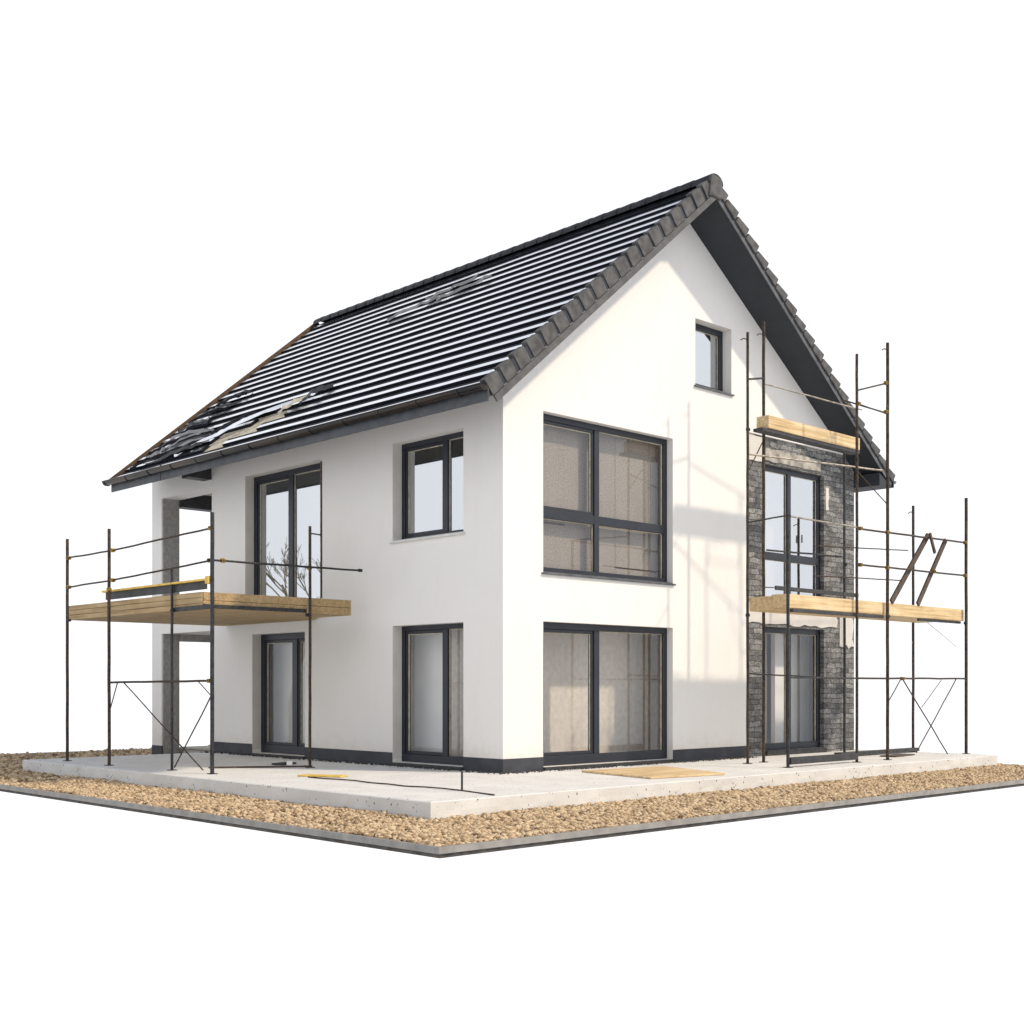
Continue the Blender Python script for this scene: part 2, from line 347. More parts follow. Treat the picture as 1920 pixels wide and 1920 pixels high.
# windows -------------------------------------------------------------
def window(name, P, o, dep, mull=None, trans=None, glassm='clear_glass', label=None, sill=None, fw=.085, sash=(), handle=None, kick=0, reveal=True):
    u0, u1, z0, z1 = o; mb = MB()
    def bx(m, a0, a1, d0, d1, c0, c1):
        p = [P(a, d, c) for a in (a0, a1) for d in (d0, d1) for c in (c0, c1)]
        m.box(tuple(min(q[i] for q in p) for i in range(3)), tuple(max(q[i] for q in p) for i in range(3)))
    D0, D1 = dep, dep + .08
    bx(mb, u0, u1, D0, D1, z1 - fw, z1); bx(mb, u0, u1, D0, D1, z0, z0 + fw + kick)
    bx(mb, u0, u0 + fw, D0, D1, z0 + fw + kick, z1 - fw); bx(mb, u1 - fw, u1, D0, D1, z0 + fw + kick, z1 - fw)
    cols = [(u0 + fw, u1 - fw)]
    if mull:
        bx(mb, mull - fw * .6, mull + fw * .6, D0 - .004, D1, z0 + fw + kick, z1 - fw); cols = [(u0 + fw, mull - fw * .6), (mull + fw * .6, u1 - fw)]
    rows = [(z0 + fw + kick, z1 - fw)]
    if trans:
        for a, b_ in cols: bx(mb, a, b_, D0 - .002, D1, trans - fw * .75, trans + fw * .75)
        rows = [(z0 + fw + kick, trans - fw * .75), (trans + fw * .75, z1 - fw)]
    f = mb.build(name, 'frame_paint', house, bevel=.006)
    if label: f['label'] = label
    for i, (a, b_) in enumerate(cols):
        for j, (c_, d_) in enumerate(rows):
            k = .055 if (i, j) in sash or i in sash else 0
            if k:
                s_ = MB(); e = .002
                bx(s_, a + e, b_ - e, D0 + .018, D1 + .012, c_ + e, c_ + k); bx(s_, a + e, b_ - e, D0 + .018, D1 + .012, d_ - k, d_ - e)
                bx(s_, a + e, a + k, D0 + .018, D1 + .012, c_ + k, d_ - k); bx(s_, b_ - k, b_ - e, D0 + .018, D1 + .012, c_ + k, d_ - k)
                s_.build('sash', 'frame_paint', f, bevel=.005)
            g = MB(); bx(g, a + k, b_ - k, D0 + .045, D0 + .053, c_ + k, d_ - k); g.build('pane', glassm, f)
            t = MB(); w_ = .012           # pale glazing bead
            bx(t, a + k, a + k + w_, D0 + .038, D0 + .06, c_ + k, d_ - k); bx(t, b_ - k - w_, b_ - k, D0 + .038, D0 + .06, c_ + k, d_ - k)
            bx(t, a + k + w_, b_ - k - w_, D0 + .038, D0 + .06, d_ - k - w_, d_ - k)
            t.build('glazing_bead', 'underlay', f)
    if sill:
        s_ = MB(); bx(s_, u0 - .04, u1 + .04, -.045, 0.0, z0 - .035, z0 - .006); bx(s_, u0, u1, 0.0, dep, z0 + .001, z0 + .014)
        s_.build('sill', sill, f, bevel=.003)
    if handle:
        h = MB(); bx(h, handle - .012, handle + .012, D0 - .03, D0 - .004, (z0 + z1) / 2 - .09, (z0 + z1) / 2 + .07); h.build('handle', 'zinc', f, bevel=.003)
    return f
window('window', PL, L_sq, .20, 1.60, None, 'mirror_glass', 'square two light window on the long side, upper floor', 'white_sill', sash=(1,))
window('window', PL, L_lo, .20, 1.60, None, 'clear_glass', 'floor length window beside the house corner', None, sash=(1,), kick=.05)
window('balcony_door', PL, L_bd, .20, 6.16, None, 'mirror_glass', 'tall double balcony door above the left scaffold deck', None, fw=.11, sash=(1,))
window('patio_door', PL, L_ld, .20, 6.02, None, 'clear_glass', 'glazed ground floor door under the left scaffold', None, fw=.12, sash=(0, 1), kick=.04)
window('window', PG, G_up, .13, 2.30, 4.16, 'clear_glass', 'large four light window in the gable, upper floor', 'zinc', fw=.10, sash=((0, 1),))
window('patio_door', PG, G_lo, .13, 2.30, None, 'clear_glass', 'wide two light glazed door in the gable', None, fw=.11, sash=(0,), kick=.05)
window('window', PG, G_sm, .20, None, None, 'mirror_glass', 'small single attic window high in the gable', 'zinc', fw=.11)
window('window', PG, G_bu, .14, 8.02, 3.93, 'mirror_glass', 'four light window in the bare masonry', None, fw=.10, handle=8.45)
window('patio_door', PG, G_bl, .14, 8.02, None, 'clear_glass', 'glazed door in the bare masonry behind the scaffold', None, fw=.11, kick=.02)
# grey reveal linings of the long side openings and warm ones of the gable, 3 mm proud
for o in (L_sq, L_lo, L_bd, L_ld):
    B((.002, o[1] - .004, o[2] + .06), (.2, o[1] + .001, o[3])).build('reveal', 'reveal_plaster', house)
# thresholds
for a, b_ in (((-.05, .93, .0), (.2, 2.766, .055)), ((-.05, 5.40, 0), (.2, 7.22, .045)), ((.887, -.05, 0), (4.168, .13, .055)), ((7.05, -.02, 0), (9.15, .14, .095))):
    B(a, b_).build('threshold', 'dark_board', house, bevel=.004)

# roof ----------------------------------------------------------------
aL = math.atan(SL); aR = math.atan(SR)
def QL(s, n, y):       # s from eave upwards, n off the deck
    return (EX + s * math.cos(aL) - n * math.sin(aL), y, EZ + s * math.sin(aL) + n * math.cos(aL))
def QR(s, n, y): return (ERX - s * math.cos(aR) + n * math.sin(aR), y, ERZ + s * math.sin(aR) + n * math.cos(aR))
LL = (RX - EX) / math.cos(aL); LR = (ERX - RX) / math.cos(aR)
mb = MB()
tl = TH
mb.hexa([(EX, Y0, EZ - tl), (RX, Y0, RZ - tl), (RX, Y1, RZ - tl), (EX, Y1, EZ - tl), (EX, Y0, EZ), (RX, Y0, RZ), (RX, Y1, RZ), (EX, Y1, EZ)])
mb.build('roof_deck', 'dark_board', house)
mb = MB()
mb.hexa([(RX, Y0, RZ - tl), (ERX, yn(ERX), ERZ - tl), (ERX, Y1, ERZ - tl), (RX, Y1, RZ - tl), (RX, Y0, RZ), (ERX, yn(ERX), ERZ), (ERX, Y1, ERZ), (RX, Y1, RZ)])
mb.build('roof_deck', 'soffit_board', house)
# tile courses: bar with rounded nose running along y
NC = 19; PIT = LL / NC
def course(mb, Q, s0, h, wd, ya, yb, seg=.6, wob=.0025):
    k = max(2, int((yb - ya) / seg)); prof = [(0, .0), (0, h * .85), (.008, h), (wd * .6, h), (wd, h * .98), (wd + .03, 0)]
    vs = []; fs = []; n = len(prof)
    for i in range(k + 1):
        y = ya + (yb - ya) * i / k; dn = random.uniform(-wob, wob); ds = random.uniform(-wob, wob)
        for a, b_ in prof: vs.append(Q(s0 + a + ds, b_ + (dn if b_ else 0), y))
    for i in range(k):
        for j in range(n - 1):
            fs.append((i * n + j, i * n + j + 1, (i + 1) * n + j + 1, (i + 1) * n + j))
            if j == 2: mb.shiny.append(len(mb.f) + len(fs) - 1)  # tread band takes the painted reflection stripe
    fs.append(tuple(range(n))); fs.append(tuple(range(k * n, k * n + n))[::-1])
    mb.add(vs, fs)
mb = MB()
holes = {1: (7.0, 7.8), 2: (6.25, 7.9), 3: (5.75, 6.9)}
for c in range(NC):
    s0 = c * PIT + .01; rag = Y1 - .06
    if c in holes:
        a, b_ = holes[c]; course(mb, QL, s0, .078 - .026 * c / NC, .20, Y0 + .08, a); course(mb, QL, s0, .078 - .026 * c / NC, .20, b_, rag)
    else: course(mb, QL, s0, .078 - .026 * c / NC, .20, Y0 + .08, rag)
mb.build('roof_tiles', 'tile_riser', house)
mb = MB()
for c in range(int(LR / .37)): course(mb, QR, c * .37 + .01, .07, .26, Y0 + .30, Y1 - .05, 1.0)
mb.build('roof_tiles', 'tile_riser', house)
# exposed underlay in the hole
mb = MB()
mb.add([QL(.40, .012, 8.0), QL(.42, .012, 6.4), QL(1.47, .012, 5.5), QL(1.45, .012, 7.9)], [(0, 1, 2, 3)])
mb.build('underlay', 'underlay', house)
# crumpled, slipped tiles around the hole, along the far verge and in mid roof
def strip(s_a, y_a, s_b, y_b, wd, lift, seed, mat='tile_glaze'):
    r = random.Random(seed); n = 9; vs = []
    for i in range(n + 1):
        t = i / n; s_ = s_a + (s_b - s_a) * t; y = y_a + (y_b - y_a) * t
        h = .09 + lift * math.sin(math.pi * t) + r.uniform(-.015, .03)
        ww = wd * (.6 + .5 * math.sin(math.pi * t)) + r.uniform(-.02, .02)
        px, py = -(y_b - y_a), (s_b - s_a); l = math.hypot(px, py); px, py = px / l * ww / 2, py / l * ww / 2
        for q, dz in ((-1, 0), (0, .025 + r.uniform(0, .02)), (1, 0)):
            vs.append(QL(s_ + px * q, h + dz, y + py * q))
    m_ = len(vs); vs += [(x, y, z - .012) for x, y, z in vs]; fs = []
    for i in range(n):
        for j in range(2):
            a = i * 3 + j; fs.append((a, a + 3, a + 4, a + 1)); a += m_; fs.append((a, a + 1, a + 4, a + 3))
        for j in (0, 2): a = i * 3 + j; fs.append((a, a + 3, a + 3 + m_, a + m_))
    fs += [(0, 1, 1 + m_, m_), (1, 2, 2 + m_, 1 + m_), (m_ - 3, m_ - 2, 2 * m_ - 2, 2 * m_ - 3), (m_ - 2, m_ - 1, 2 * m_ - 1, 2 * m_ - 2)]
    return MB().add(vs, fs).build('slipped_tile', mat, house)
strip(.45, 8.9, 1.75, 5.3, .10, .05, 1, 'tile_painted_sheen'); strip(1.1, 8.3, 1.55, 6.4, .16, .06, 2, 'tile_riser'); strip(1.40, 5.5, 1.85, 4.9, .24, .08, 3, 'dark_board'); strip(1.2, 6.0, 1.55, 5.3, .16, .05, 4, 'underlay')
for i in range(14):
    s_ = .30 + i * .2 + random.uniform(-.05, .05); y = 10.45 - random.uniform(0, .55)
    strip(s_, y + .2, s_ + random.uniform(.12, .35), y - random.uniform(.7, 1.6) * (1 - i / 34), random.uniform(.05, .11), random.uniform(.02, .07), 10 + i, ('tile_riser', 'dark_board', 'tile_glaze')[i % 3])
for i in range(6):
    strip(.40 + i * .11, 9.5 + .08 * i, .62 + i * .14, 8.0 + .1 * i, .09, .05, 40 + i, ('dark_board', 'tile_riser', 'tile_glaze')[i % 3])
for i, (s_, y) in enumerate(((5.6, 5.6), (5.3, 5.0), (5.1, 6.4))):
    strip(s_ - .1, y, s_ + .3, y - 1.3, .035, .01, 70 + i, 'tile_glaze')
# verge tiles
for c in range(NC):
    s0 = c * PIT; h = .12 + random.uniform(-.008, .008); mb = MB(); o_ = random.uniform(-.006, .006); l = PIT - .065 - random.uniform(0, .03)
    y_a, y_b = Y0 - .03 + o_, Y0 + .10
    mb.hexa([QL(s0, -.13, y_a), QL(s0 + l, -.13, y_a), QL(s0 + l, -.13, y_b), QL(s0, -.13, y_b), QL(s0, h + .02, y_a), QL(s0 + l, h, y_a), QL(s0 + l, h, y_b), QL(s0, h + .02, y_b)])
    mb.build('verge_tile', 'verge_clay', house, bevel=.006)
mb = MB(); mb.hexa([QL(0, -.125, Y0 - .012), QL(LL, -.125, Y0 - .012), QL(LL, -.125, Y0), QL(0, -.125, Y0), QL(0, .09, Y0 - .012), QL(LL, .09, Y0 - .012), QL(LL, .09, Y0), QL(0, .09, Y0)]); mb.build('verge_backing', 'frame_paint', house)
NR = 20; PR = LR / NR
for c in range(NR):
    s0 = c * PR; x_ = ERX - s0 * math.cos(aR); y_ = yn(x_); l = PR - .03; h = .095 + random.uniform(-.012, .015)
    y_a, y_b = y_ - .05, y_ + .32; mb = MB()
    mb.hexa([QR(s0, -.06, y_a), QR(s0 + l, -.06, y_a), QR(s0 + l, -.02, y_b), QR(s0, -.02, y_b), QR(s0, h + .04, y_a), QR(s0 + l, h - .02, y_a), QR(s0 + l, h - .02, y_b), QR(s0, h + .04, y_b)])
    mb.build('verge_tile', 'verge_clay', house, bevel=.015)
def rake(Q, L_, y_a, y_b, n0, n1, mat, name='rake_board', t=.03):
    mb = MB(); mb.hexa([Q(0, n0, y_a - t), Q(L_, n0, y_b - t), Q(L_, n0, y_b), Q(0, n0, y_a), Q(0, n1, y_a - t), Q(L_, n1, y_b - t), Q(L_, n1, y_b), Q(0, n1, y_a)])
    return mb.build(name, mat, house)
rake(QL, LL, Y0 - .014, Y0 - .014, -.235, -.132, 'rake_grey')
rake(QR, LR, yn(ERX), Y0, -.15, -.065, 'zinc', 'verge_trim', .012)
o = rake(QL, LL, Y1 + .05, Y1 + .05, -.16, .11, 'verge_wood', t=.05); o['label'] = 'brown timber board along the far verge'
# ridge cap
mb = MB(); n = 10; ys = [Y0 - .06] + [Y0 + .35 * i for i in range(1, 34)] + [Y1]
for a, b_ in zip(ys, ys[1:]):
    vs = []
    for y, r in ((a, .205), (b_ + .02, .19)):
        for i in range(n + 1):
            t = math.radians(-12 + 204 * i / n); vs.append((RX + r * math.cos(t), y, RZ + .0 + r * .72 * math.sin(t)))
    mb.add(vs, [(i, i + 1, i + n + 2, i + n + 1) for i in range(n)], True); mb.add(vs[:n + 1], [tuple(range(n + 1))])
mb.build('ridge_cap', 'ridge_clay', house)
mb = MB(); mb.hexa([(RX - .2, Y0 - .075, RZ - .28), (RX + .2, Y0 - .075, RZ - .26), (RX + .2, Y0 - .0, RZ - .26), (RX - .2, Y0, RZ - .28), (RX - .14, Y0 - .075, RZ + .12), (RX + .16, Y0 - .075, RZ + .10), (RX + .16, Y0, RZ + .10), (RX - .14, Y0, RZ + .12)])
mb.build('ridge_end', 'verge_clay', house, bevel=.03)
# eaves
mb = MB(); mb.box((EX - .028, Y0 - .02, EZ - .19), (EX - .003, Y1, EZ - .004)); mb.build('fascia', 'slate_paint', house)
MB().box((-.52, HY + .002, 5.62), (-.004, HY + .3, 5.88)).build('eave_box', 'dark_board', house)
mb = MB(); mb.hexa([(WX, yn(ERX), ERZ - .16), (ERX, yn(ERX), ERZ - .16), (ERX, Y1, ERZ - .16), (WX, Y1, ERZ - .16), (WX, yn(ERX), ERZ + .1), (ERX, yn(ERX), ERZ - .151), (ERX, Y1, ERZ - .151), (WX, Y1, ERZ + .1)]); mb.build('eave_box', 'soffit_board', house)
mb = MB(); mb.box((ERX, yn(ERX) - .03, ERZ - .16), (ERX + .03, Y1, ERZ + .05)); mb.build('fascia', 'dark_board', house)
# gutter: half round with brackets
def gutter(x, z, r, ya, yb, mat, seams=True):
    mb = MB(); n = 10; vs = []
    ks = int((yb - ya) / .8)
    for i in range(ks + 1):
        y = ya + (yb - ya) * i / ks; dz = .006 * math.sin(i * 1.7)
        for rr in (r, r - .008):
            for j in range(n + 1):
                t = math.radians(180 + 180 * j / n); vs.append((x + rr * math.cos(t), y, z + dz + rr * math.sin(t)))
    m_ = 2 * (n + 1)
    for i in range(ks):
        for j in range(n):
            a = i * m_ + j; mb.add([vs[a], vs[a + 1], vs[a + m_ + 1], vs[a + m_]], [(0, 1, 2, 3)], True)
            a += n + 1; mb.add([vs[a], vs[a + 1], vs[a + m_ + 1], vs[a + m_]], [(0, 1, 2, 3)], True)
    for e in (ya, yb):
        mb.add([(x + r * math.cos(math.radians(180 + 180 * j / n)), e, z + r * math.sin(math.radians(180 + 180 * j / n))) for j in range(n + 1)], [tuple(range(n + 1))])
    mb.tube([(x - r, ya, z), (x - r, yb, z)], .012, 6)
    return mb.build('gutter', mat, house)
GX, GZ = EX - .095, EZ + .035
gt = gutter(GX, GZ, .085, Y0 - .02, Y1 + .12, 'gutter_metal')
for i in range(13):
    y = Y0 + .5 + i * .95
    mb = MB(); mb.tube([(GX + .09 * math.cos(math.radians(a)), y, GZ + .093 * math.sin(math.radians(a))) for a in range(180, 361, 20)], .008, 6); mb.build('gutter_bracket', 'dark_steel', house)
gutter(ERX + .11, ERZ + .0, .075, yn(ERX), Y1, 'zinc')
MB().tube([(EX - .02, HY + .15, EZ + .12), (EX - .02, HY + .15, EZ - .18)], .02, 8).build('downpipe_stub', 'dark_steel', house)

# ------------------------------------------------------------------ ground
SLX, SLY, SRX, SFY = -3.93, -2.94, 10.66, 8.75
mb = MB()
# slab with a slightly broken edge
def rough_slab(x0, y0, x1, y1, z0, z1, step=.12):
    pts = []
    def side(a, b_):
        L_ = math.hypot(b_[0] - a[0], b_[1] - a[1]); k = max(1, int(L_ / step))
        return [(a[0] + (b_[0] - a[0]) * i / k, a[1] + (b_[1] - a[1]) * i / k) for i in range(k)]
    ring = side((x0, y0), (x1, y0)) + side((x1, y0), (x1, y1)) + side((x1, y1), (x0, y1)) + side((x0, y1), (x0, y0))
    n = len(ring); cx, cy = (x0 + x1) / 2, (y0 + y1) / 2; mb = MB(); lv = []
    for z, ins, j in ((z0, 0, .012), ((z0 + z1) / 2, 0, .008), (z1 - .012, 0, .006), (z1, .014, .006)):
        lay = []
        for x, y in ring:
            q = noise.noise((x * 4, y * 4, z * 20)) * j * 1.5
            sx_ = 1 if x > cx else -1; sy_ = 1 if y > cy else -1
            dx = sx_ * (q - ins) if abs(x - x0) < 1e-4 or abs(x - x1) < 1e-4 else 0; dy = sy_ * (q - ins) if abs(y - y0) < 1e-4 or abs(y - y1) < 1e-4 else 0
            lay.append((x + dx, y + dy, z))
        lv += lay
    fs = [(k * n + i, k * n + (i + 1) % n, (k + 1) * n + (i + 1) % n, (k + 1) * n + i) for k in range(3) for i in range(n)]
    fs.append(tuple(range(3 * n, 4 * n)))
    return mb.add(lv, fs)
tag(rough_slab(SLX, SLY, SRX, SFY, -.24, 0).build('concrete_slab', 'concrete'), kind='structure')
tag(rough_slab(.5, SFY + .004, SRX - .2, FY + .1, -.24, -.008).build('loggia_paving', 'concrete'), kind='structure')
KX0, KY0, KX1, KY1 = -5.52, -4.97, 10.95, 14.6
g = MB(); g.add([(KX0, KY0, -.215), (KX1, KY0, -.215), (KX1, KY1, -.215), (KX0, KY1, -.215), (KX0, KY0, -.31), (KX1, KY0, -.31), (KX1, KY1, -.31), (KX0, KY1, -.31)], [(0, 1, 2, 3), (7, 6, 5, 4), (1, 0, 4, 5), (2, 1, 5, 6), (3, 2, 6, 7), (0, 3, 7, 4)])
tag(g.build('gravel_ground', 'gravel_bed'), kind='structure')
k = .07
def kerb_ring(z0, z1, off, wd, mat, nm):
    a, b_, c_, d_ = KX0 - off, KY0 - off, KX1 + off, KY1 + off; mb = MB()
    mb.box((a, b_, z0), (c_, b_ + wd, z1)); mb.box((a, b_ + wd, z0), (a + wd, d_, z1)); mb.box((a + wd, d_ - wd, z0), (c_, d_, z1)); mb.box((c_ - wd, b_ + wd, z0), (c_, d_ - wd, z1))
    return tag(mb.build(nm, mat, bevel=.006), kind='structure')
kerb_ring(-.262, -.195, .055, .055, 'kerb_metal', 'kerb')
kerb_ring(-.302, -.265, .03, .03, 'kerb_base', 'kerb_footing')

# gravel stones: one countless mass
def stones():
    zones = [(KX0, KX1, KY0, SLY - .0, 860, 1.0), (KX0, SLX, SLY, 6.0, 620, 1.0), (KX0, SLX, 6.0, KY1, 170, 1.5), (SLX, KX1, SFY + .1, KY1, 60, 1.7), (SRX, KX1, SLY, SFY, 300, 1.2)]
    ico = [(0, 0, -1)] + [(math.cos(2 * math.pi * i / 5) * .894, math.sin(2 * math.pi * i / 5) * .894, -.447) for i in range(5)] + [(math.cos(2 * math.pi * (i + .5) / 5) * .894, math.sin(2 * math.pi * (i + .5) / 5) * .894, .447) for i in range(5)] + [(0, 0, 1)]
    tri = []
    for i in range(5):
        j = (i + 1) % 5; tri += [(0, 1 + j, 1 + i), (1 + i, 1 + j, 6 + i), (1 + j, 6 + j, 6 + i), (6 + i, 6 + j, 11)]
    ico = np.array(ico); tri = np.array(tri); P = []
    for x0, x1, y0, y1, dn, sz in zones:
        n = int((x1 - x0) * (y1 - y0) * dn)
        xy = np.stack([rng.uniform(x0 + .02, x1 - .02, n), rng.uniform(y0 + .02, y1 - .02, n)], 1)
        P.append(np.concatenate([xy, np.full((n, 1), sz)], 1))
    P = np.concatenate(P); inside = (P[:, 0] > SLX + .0) & (P[:, 0] < SRX) & (P[:, 1] > SLY + .0) & (P[:, 1] < SFY)
    ins2 = (P[:, 0] > -.05) & (P[:, 0] < WX + .2) & (P[:, 1] < FY + .12) & (P[:, 1] > SFY)
    P = P[~inside & ~ins2]; n = len(P)
    r = rng.uniform(.009, .030, n) * rng.choice([1, 1, 1.25], n) * P[:, 2]
    dx = rng.uniform(.8, 1.35, (n, 3)); dx[:, 2] *= .75
    V = ico[None] * (1 + rng.uniform(-.22, .22, (n, 12, 1))) * (r[:, None] * dx)[:, None, :]
    a = rng.uniform(0, 2 * np.pi, n); ca, sa = np.cos(a), np.sin(a)
    X = V[..., 0] * ca[:, None] - V[..., 1] * sa[:, None]; Y = V[..., 0] * sa[:, None] + V[..., 1] * ca[:, None]
    z = -.215 + rng.uniform(-.004, .022, n) + .012 * np.sin(P[:, 0] * 2.1) * np.cos(P[:, 1] * 1.7)
    W = np.stack([X + P[:, 0, None], Y + P[:, 1, None], V[..., 2] + z[:, None]], -1).reshape(-1, 3)
    F = (tri[None] + (np.arange(n) * 12)[:, None, None]).reshape(-1)
    me = bpy.data.meshes.new('gravel_stones'); me.vertices.add(len(W)); me.vertices.foreach_set('co', W.ravel())
    nf = len(F) // 3; me.loops.add(len(F)); me.loops.foreach_set('vertex_index', F.astype(np.int32)); me.polygons.add(nf)
    me.polygons.foreach_set('loop_start', np.arange(0, len(F), 3, dtype=np.int32)); me.update(calc_edges=True)
    at = me.attributes.new('tone', 'FLOAT', 'POINT'); at.data.foreach_set('value', np.repeat(rng.uniform(0, 1, n), 12).astype(np.float32))
    me.materials.append(MATS['gravel_stone']); me.validate()
    o = bpy.data.objects.new('gravel_stones', me); COL.objects.link(o)
    tag(o, 'loose tan gravel stones covering the ground around the slab', 'gravel', kind='stuff')
stones()

# ------------------------------------------------------------------ scaffolds
def coupler(mb, p, s=.045):
    x, y, z = p; mb.box((x - s, y - s, z - s), (x + s, y + s, z + s)); mb.tube([(x - s * 1.5, y, z + s * .3), (x + s * 1.5, y, z - s * .3)], s * .35, 6); mb.tube([(x, y - s * 1.5, z), (x, y + s * 1.5, z)], s * .4, 6)
def couple(root, pts, mat='brass_coupler', s=.032):
    for p in pts:
        mb = MB(); coupler(mb, p, s); mb.build('coupler', mat, root, bevel=.006)
def post(root, x, y, z0, z1, r=.024, mat='rusty_steel', foot=True):
    o = MB().tube([(x, y, z0), (x, y, z1)], r * 1.15, 10, .003).build('post', mat, root)
    if foot: MB().box((x - .06, y - .06, z0), (x + .06, y + .06, z0 + .012)).build('base_plate', mat, o)
    return o
def rail(root, a, b_, r=.016, mat='rusty_steel', name='rail', j=.004): return MB().tube([a, b_], r, 8, j).build(name, mat, root)
def deck(root, x0, y0, x1, y1, z0, z1, n, axis, mat, name='deck'):
    # stacked planks: boards side by side, two layers
    for lay in range(1):
        for i in range(n):
            e = .004
            if axis == 1: a = (x0 + (x1 - x0) * i / n + e, y0 + random.uniform(0, .02)); b_ = (x0 + (x1 - x0) * (i + 1) / n - e, y1 - random.uniform(0, .02))
            else: a = (x0 + random.uniform(0, .02), y0 + (y1 - y0) * i / n + e); b_ = (x1 - random.uniform(0, .02), y0 + (y1 - y0) * (i + 1) / n - e)
            MB().box((a[0], a[1], z0 + random.uniform(0, .006)), (b_[0], b_[1], z1 - random.uniform(0, .006))).build(name, mat, root, bevel=.008)

sl = thing('scaffold', (-3.4, 3.1, 0), 'rusty scaffold with thick plank deck at the balcony door, left of the house', 'scaffold')
Z0, Z1 = 2.575, 2.84
post(sl, -3.50, 7.82, 0, 4.03); post(sl, -3.55, 6.06, 0, 4.05); post(sl, -3.38, 4.20, 0, 3.26, .02, 'dark_steel')
post(sl, -3.36, 2.98, 0, 4.04, .028, 'dark_steel'); post(sl, -1.40, 3.20, 0, 4.02, .022); post(sl, -1.13, 3.26, Z1, 5.14, .016, foot=False)
NB = 9
for i in range(NB):           # deck planks lie along x, stacked two high
    y_a = 3.34 + (8.2 - 3.34) * i / NB; y_b = 3.34 + (8.2 - 3.34) * (i + 1) / NB
    for z_a, z_b in ((Z0, (Z0 + Z1) / 2), ((Z0 + Z1) / 2, Z1)):
        MB().box((-3.30, y_a + .002, z_a + .002), (-.45 if y_a < 4.6 else -.06, y_b - .002, z_b - random.uniform(.001, .005))).build('plank', 'pine_along_y' if 0 else 'pine_deck_left' if 'pine_deck_left' in MATS else 'pine_along_y', sl, bevel=.005)
# outer edge boards running along y, three high
for i in range(3):
    z_a = Z0 + (Z1 - Z0) * i / 3; z_b = Z0 + (Z1 - Z0) * (i + 1) / 3
    MB().box((-3.325 - .004 * (i % 2), 3.36, z_a + .003), (-3.302, 8.2, z_b - .003)).build('edge_board', 'pine_along_y', sl, bevel=.003)
MB().box((-3.345, 3.2, Z1 + .03), (-3.315, 6.62, Z1 + .155)).build('toe_board', 'dark_board', sl, bevel=.004)
MB().box((-3.40, 3.05, Z1 + .158), (-3.30, 6.66, Z1 + .19)).build('toe_rail', 'yellow_paint', sl, bevel=.004)
MB().box((-3.42, 3.0, Z1 + .10), (-3.33, 3.10, Z1 + .22)).build('bracket', 'yellow_paint', sl, bevel=.006)
MB().box((-3.32, 3.295, Z0 + .01), (-1.4, 3.325, Z0 + .07)).build('ledger', 'dark_steel', sl, bevel=.004)
MB().box((-3.365, 3.0, Z0 - .02), (-3.335, 4.2, Z0 + .05)).build('ledger', 'dark_steel', sl, bevel=.004)
rail(sl, (-3.52, 7.82, 3.68), (-3.55, 6.06, 3.67)); rail(sl, (-3.55, 6.06, 3.67), (-3.36, 2.98, 3.80))
rail(sl, (-3.52, 7.82, 3.15), (-3.55, 6.06, 3.16)); rail(sl, (-3.55, 6.06, 3.16), (-3.36, 2.98, 3.30))
rail(sl, (-3.40, 3.06, 3.31), (-.36, 3.20, 3.35), .017, 'dark_steel'); rail(sl, (-1.40, 3.20, 3.90), (-1.13, 3.26, 3.90), .012)
rail(sl, (-3.55, 6.06, 1.42), (-3.36, 2.98, 1.44), .018)
MB().tube([(-.40, 3.20, 3.35), (-.33, 3.20, 3.35)], .028, 8).build('end_cap', 'dark_steel', sl)
rail(sl, (-3.55, 5.75, 1.42), (-3.55, 6.06, .90), .010, name='brace'); rail(sl, (-3.54, 5.55, 1.42), (-3.38, 3.22, .05), .010, name='brace'); rail(sl, (-3.36, 3.02, 1.20), (-3.38, 4.12, .05), .011, name='brace')
rail(sl, (-3.36, 3.0, 1.2), (-3.40, 3.35, 1.44), .008, name='brace')
couple(sl, [(-3.51, 7.74, 3.68), (-3.51, 7.74, 3.15), (-3.54, 5.95, 3.675), (-3.54, 5.95, 3.165), (-3.36, 3.02, 3.80), (-3.33, 3.1, 3.31), (-3.12, 3.07, 3.32), (-3.55, 6.06, Z1 + .17), (-1.40, 3.22, 3.33), (-3.36, 3.06, 1.44)])
couple(sl, [(-3.50, 7.75, Z0 - .02), (-1.42, 3.24, Z0 - .03), (-3.38, 4.18, Z0)], 'dark_steel', .028)

sr = thing('scaffold', (6.5, -1.8, 0), 'tall two level scaffold with pale planks before the bare masonry, right of the gable', 'scaffold')
YO, YI = -2.3, -1.2
post(sr, 4.75, -1.2, 0, 7.55, .021); post(sr, 5.30, -1.15, 0, 7.85, .024); post(sr, 4.35, YO, 0, 4.19, .024, 'dark_steel')
post(sr, 6.50, YO, 0, 7.28, .022); post(sr, 7.92, -1.18, 0, 6.12, .022, 'dark_steel'); post(sr, 7.56, YO, 0, 7.68, .026)
post(sr, 10.52, -1.2, 0, 5.09, .024); post(sr, 10.62, YO, 0, 5.14, .027)
ZA, ZB = 2.665, 2.91
for i in range(3):
    y_a = -2.24 + i * .34
    for x0, x1 in ((4.44, 7.52), (7.53, 10.66)):
        MB().box((x0 + (i * .16 if x0 < 5 else 0), y_a + .004, ZA + random.uniform(0, .01)), (x1, y_a + .334, ZB - random.uniform(0, .012))).build('plank', 'pine_along_x', sr, bevel=.010)
for i in range(1): MB().box((4.95, -1.50, 5.86), (7.95, -1.24, 6.09)).build('plank', 'pine_along_x', sr, bevel=.012)
MB().box((4.80, -1.48, 5.80), (7.98, -1.46 + .18, 5.856)).build('ledger', 'dark_board', sr, bevel=.004)
